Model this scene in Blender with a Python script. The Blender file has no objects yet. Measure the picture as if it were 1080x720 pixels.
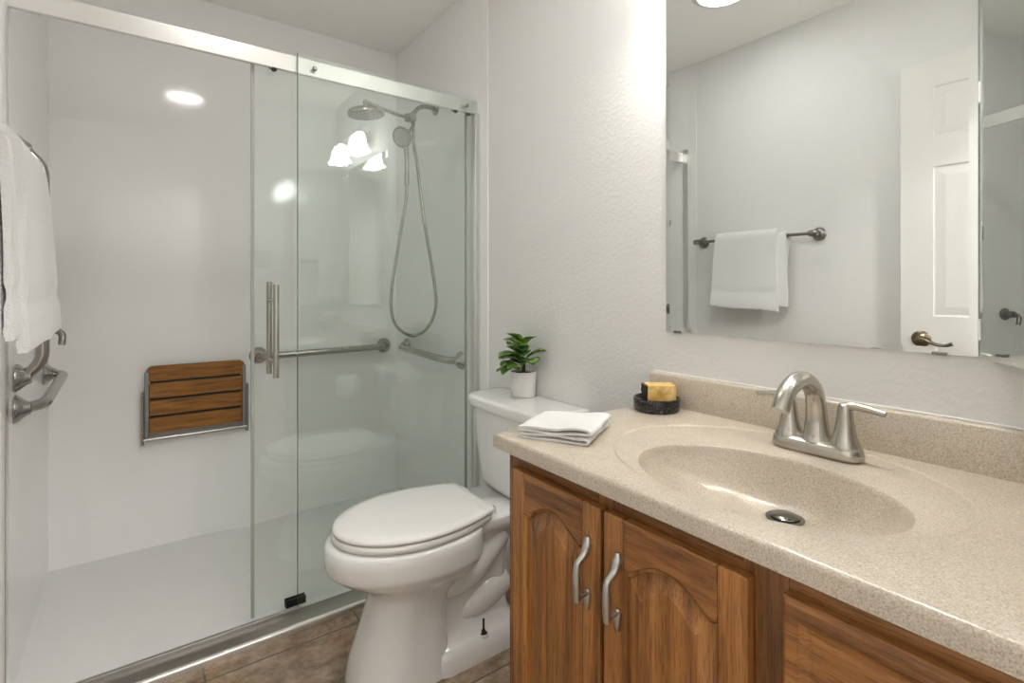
import bpy, bmesh, math, random
from mathutils import Vector, Matrix
random.seed(7)
PI = math.pi
C = bpy.context.scene.collection
sc = bpy.context.scene

# ---------------------------------------------------------------- camera, world, exposure
cam_d = bpy.data.cameras.new('camera'); cam = bpy.data.objects.new('camera', cam_d); C.objects.link(cam)
cam_d.sensor_width = 36.0; cam_d.lens = 546.0 / 1080 * 36.0
cam_d.shift_y = -57.0 / 1080; cam_d.clip_start = 0.01
YAW = math.atan2(400, 546)
cam.location = (0, 0, 1.133); cam.rotation_euler = (PI / 2, 0, -YAW)
sc.camera = cam
w = bpy.data.worlds.new('world'); sc.world = w; w.use_nodes = True
w.node_tree.nodes['Background'].inputs[0].default_value = (1, .97, .93, 1)
w.node_tree.nodes['Background'].inputs[1].default_value = 0.3
sc.view_settings.view_transform = 'Standard'; sc.view_settings.look = 'None'
sc.view_settings.gamma = 1; sc.view_settings.use_curve_mapping = False
sc.view_settings.exposure = 0.94
sc.cycles.max_bounces = 14; sc.cycles.transparent_max_bounces = 24
sc.cycles.glossy_bounces = 8; sc.cycles.diffuse_bounces = 7
sc.cycles.sample_clamp_indirect = 6

# light levels (disc and bulbs belong to the place, the hall lamp is added fill)
P_DISC = 21.0      # emission of the recessed disc
P_BULB = 84.0      # emission of the vanity bulbs
P_HALL_FILL = 21.0      # added fill lamp in the hallway (watts, area)

# ---------------------------------------------------------------- materials
def new_mat(name):
    m = bpy.data.materials.new(name); m.use_nodes = True
    nt = m.node_tree; b = nt.nodes['Principled BSDF']
    return m, nt, b
def N(nt, t, **kw):
    n = nt.nodes.new(t)
    for k, v in kw.items(): setattr(n, k, v)
    return n
def simple(name, col, rough=.5, metal=0, spec=None, coat=0):
    m, nt, b = new_mat(name)
    b.inputs['Base Color'].default_value = (*col, 1); b.inputs['Roughness'].default_value = rough
    b.inputs['Metallic'].default_value = metal
    if coat: b.inputs['Coat Weight'].default_value = coat; b.inputs['Coat Roughness'].default_value = .08
    if spec is not None: b.inputs['Specular IOR Level'].default_value = spec
    return m
def coords(nt, scale=(1, 1, 1)):
    t = N(nt, 'ShaderNodeTexCoord'); mp = N(nt, 'ShaderNodeMapping'); mp.inputs['Scale'].default_value = scale
    nt.links.new(t.outputs['Object'], mp.inputs['Vector']); return mp.outputs[0]
def noise(nt, vec, scale, detail=3, rough=.5, dist=0):
    n = N(nt, 'ShaderNodeTexNoise'); n.inputs['Scale'].default_value = scale; n.inputs['Detail'].default_value = detail
    n.inputs['Roughness'].default_value = rough; n.inputs['Distortion'].default_value = dist
    nt.links.new(vec, n.inputs['Vector']); return n.outputs['Fac']
def ramp(nt, fac, stops):
    r = N(nt, 'ShaderNodeValToRGB'); els = r.color_ramp.elements
    while len(els) < len(stops): els.new(.5)
    for e, (p, c) in zip(els, stops): e.position = p; e.color = (*c, 1)
    nt.links.new(fac, r.inputs[0]); return r.outputs[0]
def bump(nt, b, h, strength, dist=.002):
    n = N(nt, 'ShaderNodeBump'); n.inputs['Strength'].default_value = strength; n.inputs['Distance'].default_value = dist
    nt.links.new(h, n.inputs['Height']); nt.links.new(n.outputs[0], b.inputs['Normal'])
def mixc(nt, fac, a, b_, mode='MIX'):
    n = N(nt, 'ShaderNodeMix', data_type='RGBA', blend_type=mode)
    if hasattr(fac, 'node'): nt.links.new(fac, n.inputs[0])
    else: n.inputs[0].default_value = fac
    for s, v in ((6, a), (7, b_)):
        if hasattr(v, 'node'): nt.links.new(v, n.inputs[s])
        else: n.inputs[s].default_value = (*v, 1)
    return n.outputs[2]

M = {}
def m_wall():
    m, nt, b = new_mat('wall_paint')
    b.inputs['Base Color'].default_value = (.74, .735, .72, 1); b.inputs['Roughness'].default_value = .62
    b.inputs['Specular IOR Level'].default_value = .35
    v = coords(nt); h = noise(nt, v, 95, 4, .55, .3); bump(nt, b, h, .45, .003)
    return m
M['wall'] = m_wall()
M['ceiling'] = simple('ceiling_paint', (.93, .93, .90), .8)
M['acrylic'] = simple('white_acrylic', (.86, .855, .845), .085)
M['pan'] = simple('shower_pan', (.72, .712, .70), .28)
M['trimwhite'] = simple('white_trim', (.80, .79, .775), .35)
M['porcelain'] = simple('porcelain', (.80, .795, .78), .10, coat=.6)
M['seatplastic'] = simple('toilet_seat_plastic', (.80, .795, .77), .18)
M['nickel'] = simple('brushed_nickel', (.52, .49, .44), .27, 1)
M['nose'] = simple('sill_edge_aluminium', (.70, .67, .64), .42, 1)
M['nickel_light'] = simple('track_aluminium', (.42, .41, .39), .4, 1)
M['glassedge'] = simple('green_glass_edge', (.10, .16, .13), .15)
M['nickel_dark'] = simple('dark_nickel', (.27, .255, .235), .32, 1)
M['steel'] = simple('brushed_steel', (.42, .405, .385), .26, 1)
M['rail'] = simple('satin_aluminium', (.80, .79, .77), .30, 1)
M['sill'] = simple('sill_aluminium', (.30, .275, .25), .34, 1)
M['seatframe'] = simple('grey_metal_frame', (.30, .295, .28), .4, 1)
M['fixture'] = simple('shower_nickel', (.34, .32, .28), .27, 1)
M['chrome'] = simple('chrome', (.78, .78, .78), .08, 1)
M['mirror'] = simple('mirror_silver', (.86, .88, .865), .0, 1)
M['backing'] = simple('mirror_backing', (.55, .55, .54), .4)
M['black'] = simple('black_plastic', (.012, .012, .012), .35)
M['bronze'] = simple('antique_brass', (.20, .16, .11), .28, 1)
M['door'] = simple('door_paint', (.76, .75, .72), .4)
M['drain'] = simple('dark_chrome', (.20, .195, .18), .18, 1)
M['soil'] = simple('soil', (.022, .017, .013), .9)
M['pot'] = simple('white_ceramic', (.78, .77, .75), .35)
M['plate'] = simple('switch_plate', (.30, .30, .29), .4, .6)
M['paper'] = simple('toilet_paper', (.8, .8, .79), .9)
M['rubber'] = simple('seal_vinyl', (.36, .36, .34), .35)
M['gap'] = simple('gap_shade_dark', (.10, .10, .095), .5)  # dark tone standing in for shade under the toilet seat
M['bolt'] = simple('dark_bolt', (.06, .05, .04), .45, .7)
def m_glass():
    m = bpy.data.materials.new('door_glass'); m.use_nodes = True; nt = m.node_tree; nt.nodes.clear()
    out = N(nt, 'ShaderNodeOutputMaterial'); tr = N(nt, 'ShaderNodeBsdfTransparent'); tr.inputs[0].default_value = (.976, .992, .985, 1)
    gl = N(nt, 'ShaderNodeBsdfGlossy'); gl.inputs['Roughness'].default_value = 0.0; gl.inputs[0].default_value = (.97, 1, .985, 1)
    geo = N(nt, 'ShaderNodeNewGeometry'); dot = N(nt, 'ShaderNodeVectorMath', operation='DOT_PRODUCT')
    nt.links.new(geo.outputs['Normal'], dot.inputs[0]); nt.links.new(geo.outputs['Incoming'], dot.inputs[1])
    ab = N(nt, 'ShaderNodeMath', operation='ABSOLUTE'); nt.links.new(dot.outputs['Value'], ab.inputs[0])
    om = N(nt, 'ShaderNodeMath', operation='SUBTRACT'); om.inputs[0].default_value = 1; nt.links.new(ab.outputs[0], om.inputs[1])
    pw = N(nt, 'ShaderNodeMath', operation='POWER'); nt.links.new(om.outputs[0], pw.inputs[0]); pw.inputs[1].default_value = 5
    ma = N(nt, 'ShaderNodeMath', operation='MULTIPLY_ADD'); nt.links.new(pw.outputs[0], ma.inputs[0]); ma.inputs[1].default_value = .95; ma.inputs[2].default_value = .05
    mx = N(nt, 'ShaderNodeMixShader'); nt.links.new(ma.outputs[0], mx.inputs[0]); nt.links.new(tr.outputs[0], mx.inputs[1]); nt.links.new(gl.outputs[0], mx.inputs[2])
    nt.links.new(mx.outputs[0], out.inputs[0]); return m
M['glass'] = m_glass()
def m_counter():
    m, nt, b = new_mat('speckled_solid_surface'); v = coords(nt)
    a = noise(nt, v, 420, 2, .6); c1 = ramp(nt, a, [(.30, (.39, .32, .235)), (.47, (.54, .465, .37)), (.60, (.61, .54, .455)), (.72, (.69, .63, .55))])
    a2 = noise(nt, v, 330, 2, .5); c2 = ramp(nt, a2, [(.60, (0, 0, 0)), (.70, (.6, .6, .6))])
    c = mixc(nt, c2, c1, (.25, .205, .15))
    a3 = noise(nt, v, 18, 3, .5); c3 = ramp(nt, a3, [(.3, (.9, .9, .9)), (.7, (1.0, 1.0, 1.0))])
    c = mixc(nt, 1.0, c, c3, 'MULTIPLY')
    nt.links.new(c, b.inputs['Base Color']); b.inputs['Roughness'].default_value = .30; b.inputs['Coat Weight'].default_value = .3; b.inputs['Coat Roughness'].default_value = .15
    return m
M['counter'] = m_counter()
def m_oak(name, scale, dark=1.0):
    # scale: stretched object coordinates; grain runs along the axis with the smallest scale
    m, nt, b = new_mat(name); v = coords(nt, scale)
    n1 = noise(nt, v, 3.2, 5, .6, .6); n2 = noise(nt, v, 30, 3, .75, .1); n3 = noise(nt, v, .9, 2, .5, 1.2)
    d = dark
    c1 = ramp(nt, n1, [(.32, (.13*d, .047*d, .012*d)), (.44, (.27*d, .105*d, .026*d)), (.58, (.40*d, .170*d, .045*d)), (.75, (.52*d, .245*d, .074*d))])
    c2 = ramp(nt, n2, [(.38, (.38, .32, .28)), (.50, (1, 1, 1))])
    c = mixc(nt, .75, c1, c2, 'MULTIPLY')
    c3 = ramp(nt, n3, [(.3, (.75, .75, .75)), (.7, (1.1, 1.1, 1.1))]); c = mixc(nt, .8, c, c3, 'MULTIPLY')
    nt.links.new(c, b.inputs['Base Color']); b.inputs['Roughness'].default_value = .33; b.inputs['Coat Weight'].default_value = .2
    b.inputs['Coat Roughness'].default_value = .25
    bump(nt, b, n2, .12, .001); return m
M['oak_v'] = m_oak('oak_vertical_grain', (12, 12, .55))
M['oak_h'] = m_oak('oak_horizontal_grain', (12, .55, 12))
M['oak_frame'] = m_oak('oak_frame', (12, .55, 12), .8)
M['oak_stile'] = m_oak('oak_frame_stile', (12, 12, .55), .8)
def m_teak():
    m, nt, b = new_mat('teak_slats'); v = coords(nt, (1.2, 10, 14))
    n1 = noise(nt, v, 6, 5, .6, .4)
    c = ramp(nt, n1, [(.3, (.13, .045, .006)), (.5, (.26, .100, .012)), (.7, (.36, .155, .024))])
    nt.links.new(c, b.inputs['Base Color']); b.inputs['Roughness'].default_value = .45; return m
M['teak'] = m_teak()
def m_floor():
    m, nt, b = new_mat('slate_look_tile')
    tc = N(nt, 'ShaderNodeTexCoord'); v = tc.outputs['Object']
    P = .455; ox, oy = .168, 1.722
    br = N(nt, 'ShaderNodeTexBrick'); br.offset = 0; br.inputs['Scale'].default_value = 1
    br.inputs['Brick Width'].default_value = P; br.inputs['Row Height'].default_value = .458
    br.inputs['Mortar Size'].default_value = .0035; br.inputs['Mortar Smooth'].default_value = .2; br.inputs['Bias'].default_value = 0
    br.inputs['Color1'].default_value = (.42, .42, .42, 1); br.inputs['Color2'].default_value = (.58, .58, .58, 1); br.inputs['Mortar'].default_value = (0, 0, 0, 1)
    mp = N(nt, 'ShaderNodeMapping'); mp.inputs['Location'].default_value = (-ox + P * 4, -oy + .458 * 8, 0); nt.links.new(v, mp.inputs[0]); nt.links.new(mp.outputs[0], br.inputs['Vector'])
    n1 = noise(nt, v, 13, 7, .66, .3); n2 = noise(nt, v, 45, 4, .65)
    n3 = noise(nt, v, 3.0, 3, .5, .8)
    c1 = ramp(nt, n1, [(.32, (.13, .10, .077)), (.44, (.24, .19, .148)), (.56, (.34, .28, .225)), (.70, (.46, .39, .32))])
    cw = ramp(nt, n3, [(.42, (1, 1, 1)), (.62, (1.0, .80, .60))]); c1 = mixc(nt, .85, c1, cw, 'MULTIPLY')
    c2 = ramp(nt, n2, [(.3, (.6, .58, .56)), (.6, (1.05, 1.05, 1.05))]); c = mixc(nt, .8, c1, c2, 'MULTIPLY')
    c = mixc(nt, 1.0, c, (1.06, .97, .84), 'MULTIPLY'); c = mixc(nt, br.outputs['Fac'], c, (.12, .09, .062))
    nt.links.new(c, b.inputs['Base Color']); b.inputs['Roughness'].default_value = .42
    inv = N(nt, 'ShaderNodeMath', operation='MULTIPLY_ADD'); nt.links.new(br.outputs['Fac'], inv.inputs[0]); inv.inputs[1].default_value = -1.2; nt.links.new(n2, inv.inputs[2])
    bump(nt, b, inv.outputs[0], .5, .003); return m
M['floor'] = m_floor()
def m_towel(name, s=650, bs=1.0, bd=.006, al=1.0):
    m, nt, b = new_mat(name); v = coords(nt); n1 = noise(nt, v, s, 3, .7)
    b.inputs['Base Color'].default_value = (.91 * al, .905 * al, .89 * al, 1); b.inputs['Roughness'].default_value = .95
    b.inputs['Sheen Weight'].default_value = .3; bump(nt, b, n1, bs, bd); return m
M['towel'] = m_towel('white_terry', 330)
M['washcloth'] = m_towel('white_cotton', 700, .45, .003, .84)
def m_granite():
    m, nt, b = new_mat('black_granite'); v = coords(nt)
    n1 = noise(nt, v, 260, 3, .7); c = ramp(nt, n1, [(.5, (.012, .011, .010)), (.62, (.05, .045, .04)), (.72, (.22, .20, .18))])
    nt.links.new(c, b.inputs['Base Color']); b.inputs['Roughness'].default_value = .15; return m
M['granite'] = m_granite()
def m_soap():
    m, nt, b = new_mat('honey_soap'); v = coords(nt); n1 = noise(nt, v, 38, 3, .5, .6)
    c = ramp(nt, n1, [(.35, (.58, .32, .07)), (.5, (.74, .48, .14)), (.65, (.84, .66, .30))])
    nt.links.new(c, b.inputs['Base Color']); b.inputs['Roughness'].default_value = .4
    b.inputs['Subsurface Weight'].default_value = .2; b.inputs['Subsurface Radius'].default_value = (.01, .006, .002); return m
M['soap'] = m_soap()
M['herb'] = simple('dark_herb_crust', (.035, .018, .010), .7)
def m_leaf():
    m, nt, b = new_mat('glossy_leaf'); v = coords(nt); n1 = noise(nt, v, 28, 2, .5)
    c = ramp(nt, n1, [(.32, (.022, .070, .010)), (.50, (.07, .17, .025)), (.62, (.24, .38, .07))])
    nt.links.new(c, b.inputs['Base Color']); b.inputs['Roughness'].default_value = .33; return m
M['leaf'] = m_leaf()
M['stem'] = simple('green_stem', (.07, .13, .03), .5)
def m_emit(name, col, s):
    m, nt, b = new_mat(name); b.inputs['Base Color'].default_value = (*col, 1)
    b.inputs['Emission Color'].default_value = (*col, 1); b.inputs['Emission Strength'].default_value = s; return m
M['disc'] = m_emit('lamp_diffuser', (1, 1, .995), P_DISC)
M['bulb'] = m_emit('warm_bulb', (1, .985, .955), P_BULB)
M['shade'] = m_emit('frosted_shade', (1, .985, .955), 19.0)

# ---------------------------------------------------------------- mesh helpers
def V(*a): return Vector(a)
def link_mesh(name, bm, mat, parent=None, smooth=40, origin=None, bevel=0, seg=2):
    if origin is not None: bmesh.ops.translate(bm, verts=bm.verts, vec=-Vector(origin))
    bmesh.ops.recalc_face_normals(bm, faces=bm.faces)
    me = bpy.data.meshes.new(name); bm.to_mesh(me); bm.free()
    for m in (mat if isinstance(mat, (list, tuple)) else [mat]): me.materials.append(m)
    if smooth:
        for p in me.polygons: p.use_smooth = True
        me.set_sharp_from_angle(angle=math.radians(smooth))
    o = bpy.data.objects.new(name, me); C.objects.link(o)
    if bevel:
        md = o.modifiers.new('bevel', 'BEVEL'); md.width = bevel; md.segments = seg; md.limit_method = 'ANGLE'; md.angle_limit = math.radians(40)
        md.harden_normals = True
    if parent is not None: o.parent = parent
    return o
class Thing:
    """an Empty at the thing's base, parts built in world coordinates"""
    def __init__(s, name, label, cat, loc, group=None):
        s.o = bpy.data.objects.new(name, None); C.objects.link(s.o); s.o.location = loc; s.loc = Vector(loc)
        s.o.empty_display_size = .05
        s.o['label'] = label; s.o['category'] = cat
        if group: s.o['group'] = group
    def part(s, name, bm, mat, sub=None, label=None, **kw):
        o = link_mesh(name, bm, mat, sub or s.o, origin=s.loc, **kw)
        if label: o['label'] = label
        return o
def single(name, label, cat, loc, bm, mat, group=None, **kw):
    o = link_mesh(name, bm, mat, None, origin=loc, **kw); o.location = loc
    o['label'] = label; o['category'] = cat
    if group: o['group'] = group
    return o
def struct(name, bm, mat, **kw):
    o = link_mesh(name, bm, mat, None, **kw); o['kind'] = 'structure'; return o
def box(bm, x0, x1, y0, y1, z0, z1, mi=0):
    vs = [bm.verts.new((x, y, z)) for z in (z0, z1) for y in (y0, y1) for x in (x0, x1)]
    for q in ((0, 2, 3, 1), (4, 5, 7, 6), (0, 1, 5, 4), (2, 6, 7, 3), (0, 4, 6, 2), (1, 3, 7, 5)):
        f = bm.faces.new([vs[i] for i in q]); f.material_index = mi
    return vs
def B(*a): bm = bmesh.new(); box(bm, *a); return bm
def catmull(pts, n=8):
    P = [Vector(p) for p in pts]; out = []
    for i in range(len(P) - 1):
        p0 = P[max(i - 1, 0)]; p1 = P[i]; p2 = P[i + 1]; p3 = P[min(i + 2, len(P) - 1)]
        for k in range(n):
            t = k / n; t2 = t * t; t3 = t2 * t
            out.append(.5 * ((2 * p1) + (p2 - p0) * t + (2 * p0 - 5 * p1 + 4 * p2 - p3) * t2 + (3 * p1 - p0 - 3 * p2 + p3) * t3))
    out.append(P[-1]); return out
def fillet(pts, r, n=6):
    P = [Vector(p) for p in pts]; out = [P[0]]
    for i in range(1, len(P) - 1):
        a = (P[i - 1] - P[i]); b = (P[i + 1] - P[i]); d = min(r, a.length * .49, b.length * .49)
        p = P[i] + a.normalized() * d; q = P[i] + b.normalized() * d
        for k in range(n + 1):
            t = k / n; out.append((1 - t) ** 2 * p + 2 * t * (1 - t) * P[i] + t * t * q)
    out.append(P[-1]); return out
def loops_bridge(bm, loops, closed=True, cap0=True, cap1=True, mi=0):
    R = [[bm.verts.new(p) for p in L] for L in loops]; n = len(R[0])
    for a, b in zip(R[:-1], R[1:]):
        for i in range(n if closed else n - 1):
            j = (i + 1) % n
            try: f = bm.faces.new((a[i], a[j], b[j], b[i])); f.material_index = mi
            except ValueError: pass
    if cap0: f = bm.faces.new(R[0][::-1]); f.material_index = mi
    if cap1: f = bm.faces.new(R[-1]); f.material_index = mi
    return R
def tube(bm, pts, r, seg=14, caps=True, flat=1.0, up=None):
    P = [Vector(p) for p in pts]; n = len(P)
    rr = r if isinstance(r, (list, tuple)) else [r] * n
    if len(rr) != n:
        m = len(rr) - 1; rr = [rr[min(int(i / (n - 1) * m), m - 1)] * (1 - (i / (n - 1) * m - min(int(i / (n - 1) * m), m - 1))) + rr[min(int(i / (n - 1) * m), m - 1) + 1] * (i / (n - 1) * m - min(int(i / (n - 1) * m), m - 1)) for i in range(n)]
    T = [(P[min(i + 1, n - 1)] - P[max(i - 1, 0)]).normalized() for i in range(n)]
    u = Vector(up) if up else Vector((0, 0, 1))
    if abs(u.dot(T[0])) > .95: u = Vector((1, 0, 0))
    u = (u - T[0] * u.dot(T[0])).normalized(); L = []
    for i in range(n):
        u = (u - T[i] * u.dot(T[i])).normalized(); v = T[i].cross(u)
        L.append([P[i] + (u * math.cos(a) * flat + v * math.sin(a)) * rr[i] for a in [2 * PI * k / seg for k in range(seg)]])
    loops_bridge(bm, L, cap0=caps, cap1=caps)
def lathe(bm, prof, o, axis=(0, 0, 1), seg=32, cap0=True, cap1=True, wav=None, mi=0):
    """prof: (radius, height) pairs along axis from point o"""
    A = Vector(axis).normalized(); u = Vector((1, 0, 0)) if abs(A.x) < .9 else Vector((0, 1, 0))
    u = (u - A * u.dot(A)).normalized(); v = A.cross(u); o = Vector(o); L = []
    for i, (r, h) in enumerate(prof):
        L.append([])
        for k in range(seg):
            a = 2 * PI * k / seg; rk = r; hk = h
            if wav: rk, hk = wav(i, a, r, h)
            L[-1].append(o + A * hk + (u * math.cos(a) + v * math.sin(a)) * rk)
    loops_bridge(bm, L, cap0=cap0, cap1=cap1, mi=mi)
def rounded_rect(x0, x1, y0, y1, r, n=6):
    out = []
    for cx, cy, a0 in ((x1 - r, y1 - r, 0), (x0 + r, y1 - r, PI / 2), (x0 + r, y0 + r, PI), (x1 - r, y0 + r, 3 * PI / 2)):
        for k in range(n + 1):
            a = a0 + PI / 2 * k / n; out.append((cx + r * math.cos(a), cy + r * math.sin(a)))
    return out
def slab(bm, outline, z0, z1, e=.003, mi=0):
    """vertical prism from an outline with softly rounded top and bottom edges"""
    cx = sum(p[0] for p in outline) / len(outline); cy = sum(p[1] for p in outline) / len(outline)
    def ins(d):
        out = []
        n = len(outline)
        for i, (x, y) in enumerate(outline):
            ax, ay = outline[i - 1]; bx, by = outline[(i + 1) % n]; tx, ty = bx - ax, by - ay; l = math.hypot(tx, ty) or 1
            out.append((x - ty / l * d, y + tx / l * d))
        return out
    def sgn(): return sum(outline[i - 1][0] * outline[i][1] - outline[i][0] * outline[i - 1][1] for i in range(len(outline)))
    s = 1 if sgn() > 0 else -1
    L = []
    for d, z in ((e, z0), (e * .3, z0 + e * .3), (0, z0 + e), (0, z1 - e), (e * .3, z1 - e * .3), (e, z1)):
        L.append([(x, y, z) for x, y in ins(d * s)])
    loops_bridge(bm, L, mi=mi)

# ---------------------------------------------------------------- room shell
XL, XR, YB, ZC = -.268, 1.19, 2.72, 2.43       # left wall, mirror wall, back of the shower, ceiling
YD = 1.8765                                     # front of the door rail
YF = -.03                                       # wall with the doorway behind the camera
struct('floor', B(XL - .4, XR + .1, -1.6, 1.86, -.05, 0), M['floor'], smooth=0)
struct('ceiling', B(XL - .4, XR + .1, -1.6, YB + .1, ZC, ZC + .05), M['ceiling'], smooth=0)
struct('wall_right', B(XR, XR + .1, YF - .12, 1.81, 0, ZC), M['wall'], smooth=0)
struct('wall_left', B(XL - .1, XL, YF - .12, 1.81, 0, ZC), M['wall'], smooth=0)
struct('wall_shower_right', B(XR, XR + .1, 1.81, YB + .1, -.05, ZC), M['acrylic'], smooth=0)
struct('wall_shower_left', B(XL - .1, XL, 1.81, YB + .1, -.05, ZC), M['acrylic'], smooth=0)
struct('wall_shower_back', B(XL, XR, YB, YB + .1, -.05, ZC), M['acrylic'], smooth=0)
# doorway wall (the camera stands in the doorway) and the hallway behind it
DX0, DX1, DZ = -.235, .55, 2.06
bm = bmesh.new(); box(bm, XL, DX0, YF - .12, YF, 0, ZC); box(bm, DX1, XR, YF - .12, YF, 0, ZC); box(bm, DX0, DX1, YF - .12, YF, DZ, ZC)
struct('wall_front', bm, M['wall'], smooth=0)
struct('wall_hall', B(XL - .4, XR + .1, -1.6, -1.5, 0, ZC), M['wall'], smooth=0)
struct('wall_hall_left', B(XL - .4, XL - .3, -1.5, YF - .12, 0, ZC), M['wall'], smooth=0)
struct('wall_hall_right', B(XR, XR + .1, -1.5, YF - .12, 0, ZC), M['wall'], smooth=0)
bm = bmesh.new(); box(bm, DX1, DX1 + .06, YF, YF + .012, 0, DZ + .06); box(bm, DX0, DX1, YF, YF + .012, DZ, DZ + .06)
struct('trim_1', bm, M['trimwhite'], bevel=.003)
bm = bmesh.new(); box(bm, XR - .006, XR, 1.787, 1.834, 0, ZC)
struct('trim_2', bm, M['trimwhite'], bevel=.003)
bm = bmesh.new(); box(bm, XL, XL + .004, 1.787, 1.834, 0, ZC)
struct('trim_3', bm, M['trimwhite'], bevel=.002)

# ---------------------------------------------------------------- shower pan
def pan():
    t = Thing('shower_pan', 'white low-threshold shower pan on the floor behind the glass door', 'shower pan', (.46, 2.3, 0))
    bm = bmesh.new(); nx, ny = 28, 18; x0, x1, y0, y1 = XL + .001, XR - .001, 1.8735, YB - .001
    dx, dy = .47, 2.28; G = []
    for j in range(ny + 1):
        G.append([])
        for i in range(nx + 1):
            x = x0 + (x1 - x0) * i / nx; y = y0 + (y1 - y0) * j / ny
            q = abs(x - .46) - .22; d = max(0, min(1, 1 + q / .22)) if q < 0 else 1 + q * .3
            G[-1].append(bm.verts.new((x, y, .003 + .011 * d)))
    for j in range(ny):
        for i in range(nx): bm.faces.new((G[j][i], G[j][i + 1], G[j + 1][i + 1], G[j + 1][i]))
    t.part('pan_floor', bm, M['pan'], smooth=20)
    bm = bmesh.new(); c = (.80, 2.30, .0145)
    lathe(bm, [(.052, 0), (.052, .003), (.045, .005), (.01, .004)], c)
    t.part('drain_cover', bm, M['pan'])
pan()
# ---------------------------------------------------------------- sliding door assembly
def door_set():
    t = Thing('sliding_shower_door', 'frameless glass sliding shower door with aluminium top rail and sill', 'shower door', (.46, YD, 0))
    bm = B(XL + .001, XR - .001, YD, YD + .018, 1.872, 1.929); t.part('top_rail', bm, M['rail'], bevel=.002)
    # low metal sill: sloping front, raised inner track to the left of the fixed pane
    pr = [(1.8003, 0), (1.8003, .0225), (1.806, .0240), (1.850, .0265), (1.872, .028), (1.872, 0)]
    bm = bmesh.new(); loops_bridge(bm, [[(x, y, z) for y, z in pr] for x in (XL + .001, XR - .001)])
    s = t.part('sill', bm, M['sill'], smooth=25)
    pr = [(1.789, 0), (1.789, .015), (1.7905, .0185), (1.794, .0210), (1.800, .0225), (1.800, 0)]
    bm = bmesh.new(); loops_bridge(bm, [[(x, y, z) for y, z in pr] for x in (XL + .001, XR - .001)]); t.part('sill_nose', bm, M['nose'], smooth=40)
    bm = bmesh.new(); box(bm, XL + .006, .462, 1.858, 1.872, .024, .040); t.part('sill_lip', bm, M['nickel_light'], sub=s, bevel=.002)
    # fixed pane in front of the rail, clamped by two bolts
    fx = t.part('fixed_pane', B(.458, XR - .006, YD - .010, YD - .002, .026, 1.938), M['glass'], smooth=0)
    t.part('glass_edge', B(.4560, .4579, YD - .010, YD - .002, .026, 1.938), M['glassedge'], sub=fx, smooth=0)
    for x in (.513, 1.132):
        bm = bmesh.new(); lathe(bm, [(.0085, 0), (.0085, .004), (.006, .006), (.006, .010), (.001, .0105)], (x, YD - .010, 1.896), (0, -1, 0), 20)
        t.part('clamp_bolt', bm, M['steel'], sub=fx)
    bm = B(1.168, XR - .001, YD - .022, YD + .012, .026, 1.872); t.part('wall_channel', bm, M['rail'], bevel=.0015)
    bm = B(XL + .0005, XL + .005, 1.842, 1.878, .026, 1.95); t.part('left_jamb', bm, M['rail'], bevel=.001)
    # sliding pane behind the rail
    yd = YD + .028
    sl = t.part('sliding_pane', B(.328, 1.150, yd, yd + .008, .030, 1.905), M['glass'], smooth=0)
    t.part('edge_seal', B(.318, .328, yd - .001, yd + .009, .030, 1.90), M['rubber'], sub=sl, smooth=0)
    t.part('edge_seal', B(1.150, 1.156, yd - .001, yd + .009, .030, 1.90), M['rubber'], sub=sl, smooth=0)
    for x in (.382, 1.085):
        bm = bmesh.new(); lathe(bm, [(.026, 0), (.030, .002), (.030, .012), (.026, .014)], (x, YD + .004, 1.898), (0, 1, 0), 28)
        lathe(bm, [(.010, .012), (.010, .036), (.001, .036)], (x, YD + .004, 1.898), (0, 1, 0), 16); t.part('roller', bm, M['steel'], sub=sl)
    for x in (.384, 1.088, 1.152):
        bm = bmesh.new(); lathe(bm, [(.008, 0), (.010, .004), (.006, .010), (.001, .011)], (x, YD + .008, 1.8725), (0, 0, -1), 16); t.part('rail_stop', bm, M['black'])
    # pull handle, one bar either side of the sliding pane
    bm = bmesh.new()
    for yo, z0, z1 in ((yd - .05, .832, 1.143), (yd + .058, .832, 1.152)):
        tube(bm, [(.385, yo, z0), (.385, yo, z1)], .0095, 18)
    for z in (.885, 1.09): tube(bm, [(.385, yd - .05, z), (.385, yd + .058, z)], .006, 12)
    t.part('pull_handle', bm, M['nickel'], sub=sl)
    bm = bmesh.new(); box(bm, .425, .492, yd - .008, yd - .002, .028, .052); box(bm, .425, .492, yd + .010, yd + .015, .028, .052); box(bm, .425, .492, yd - .008, yd + .015, .026, .031)
    t.part('bottom_guide', bm, M['black'], bevel=.001)
door_set()

# ---------------------------------------------------------------- grab bars
def grab(name_lab, p0, p1, n, so=.058, r=.016):
    p0, p1, n = Vector(p0), Vector(p1), Vector(n)
    t = Thing('grab_bar', name_lab, 'grab bar', p0, 'shower grab bars')
    d = (p1 - p0).normalized(); k = .045
    pts = fillet([p0 + n * .002, p0 + n * .018, p0 + n * so + d * k, p1 + n * so - d * k, p1 + n * .018, p1 + n * .002], .028, 6)
    bm = bmesh.new(); tube(bm, pts, r, 28); t.part('bar', bm, M['steel'])
    for p in (p0, p1):
        bm = bmesh.new(); lathe(bm, [(.039, .0005), (.040, .004), (.037, .010), (.029, .017), (.021, .026), (.0175, .034), (.0165, .035)], p, n, 32)
        t.part('wall_flange', bm, M['steel'])
grab('vertical steel grab bar on left shower wall, partly behind the hanging towel', (XL, 2.005, 1.525), (XL, 2.005, .877), (1, 0, 0))
grab('horizontal steel grab bar at the left shower wall below the vertical bar', (XL, 2.000, .790), (XL, 2.60, .808), (1, 0, 0))
grab('long straight steel grab bar on back shower wall right of the pull handle', (.484, YB, .808), (1.115, YB, .815), (0, -1, 0))
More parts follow.
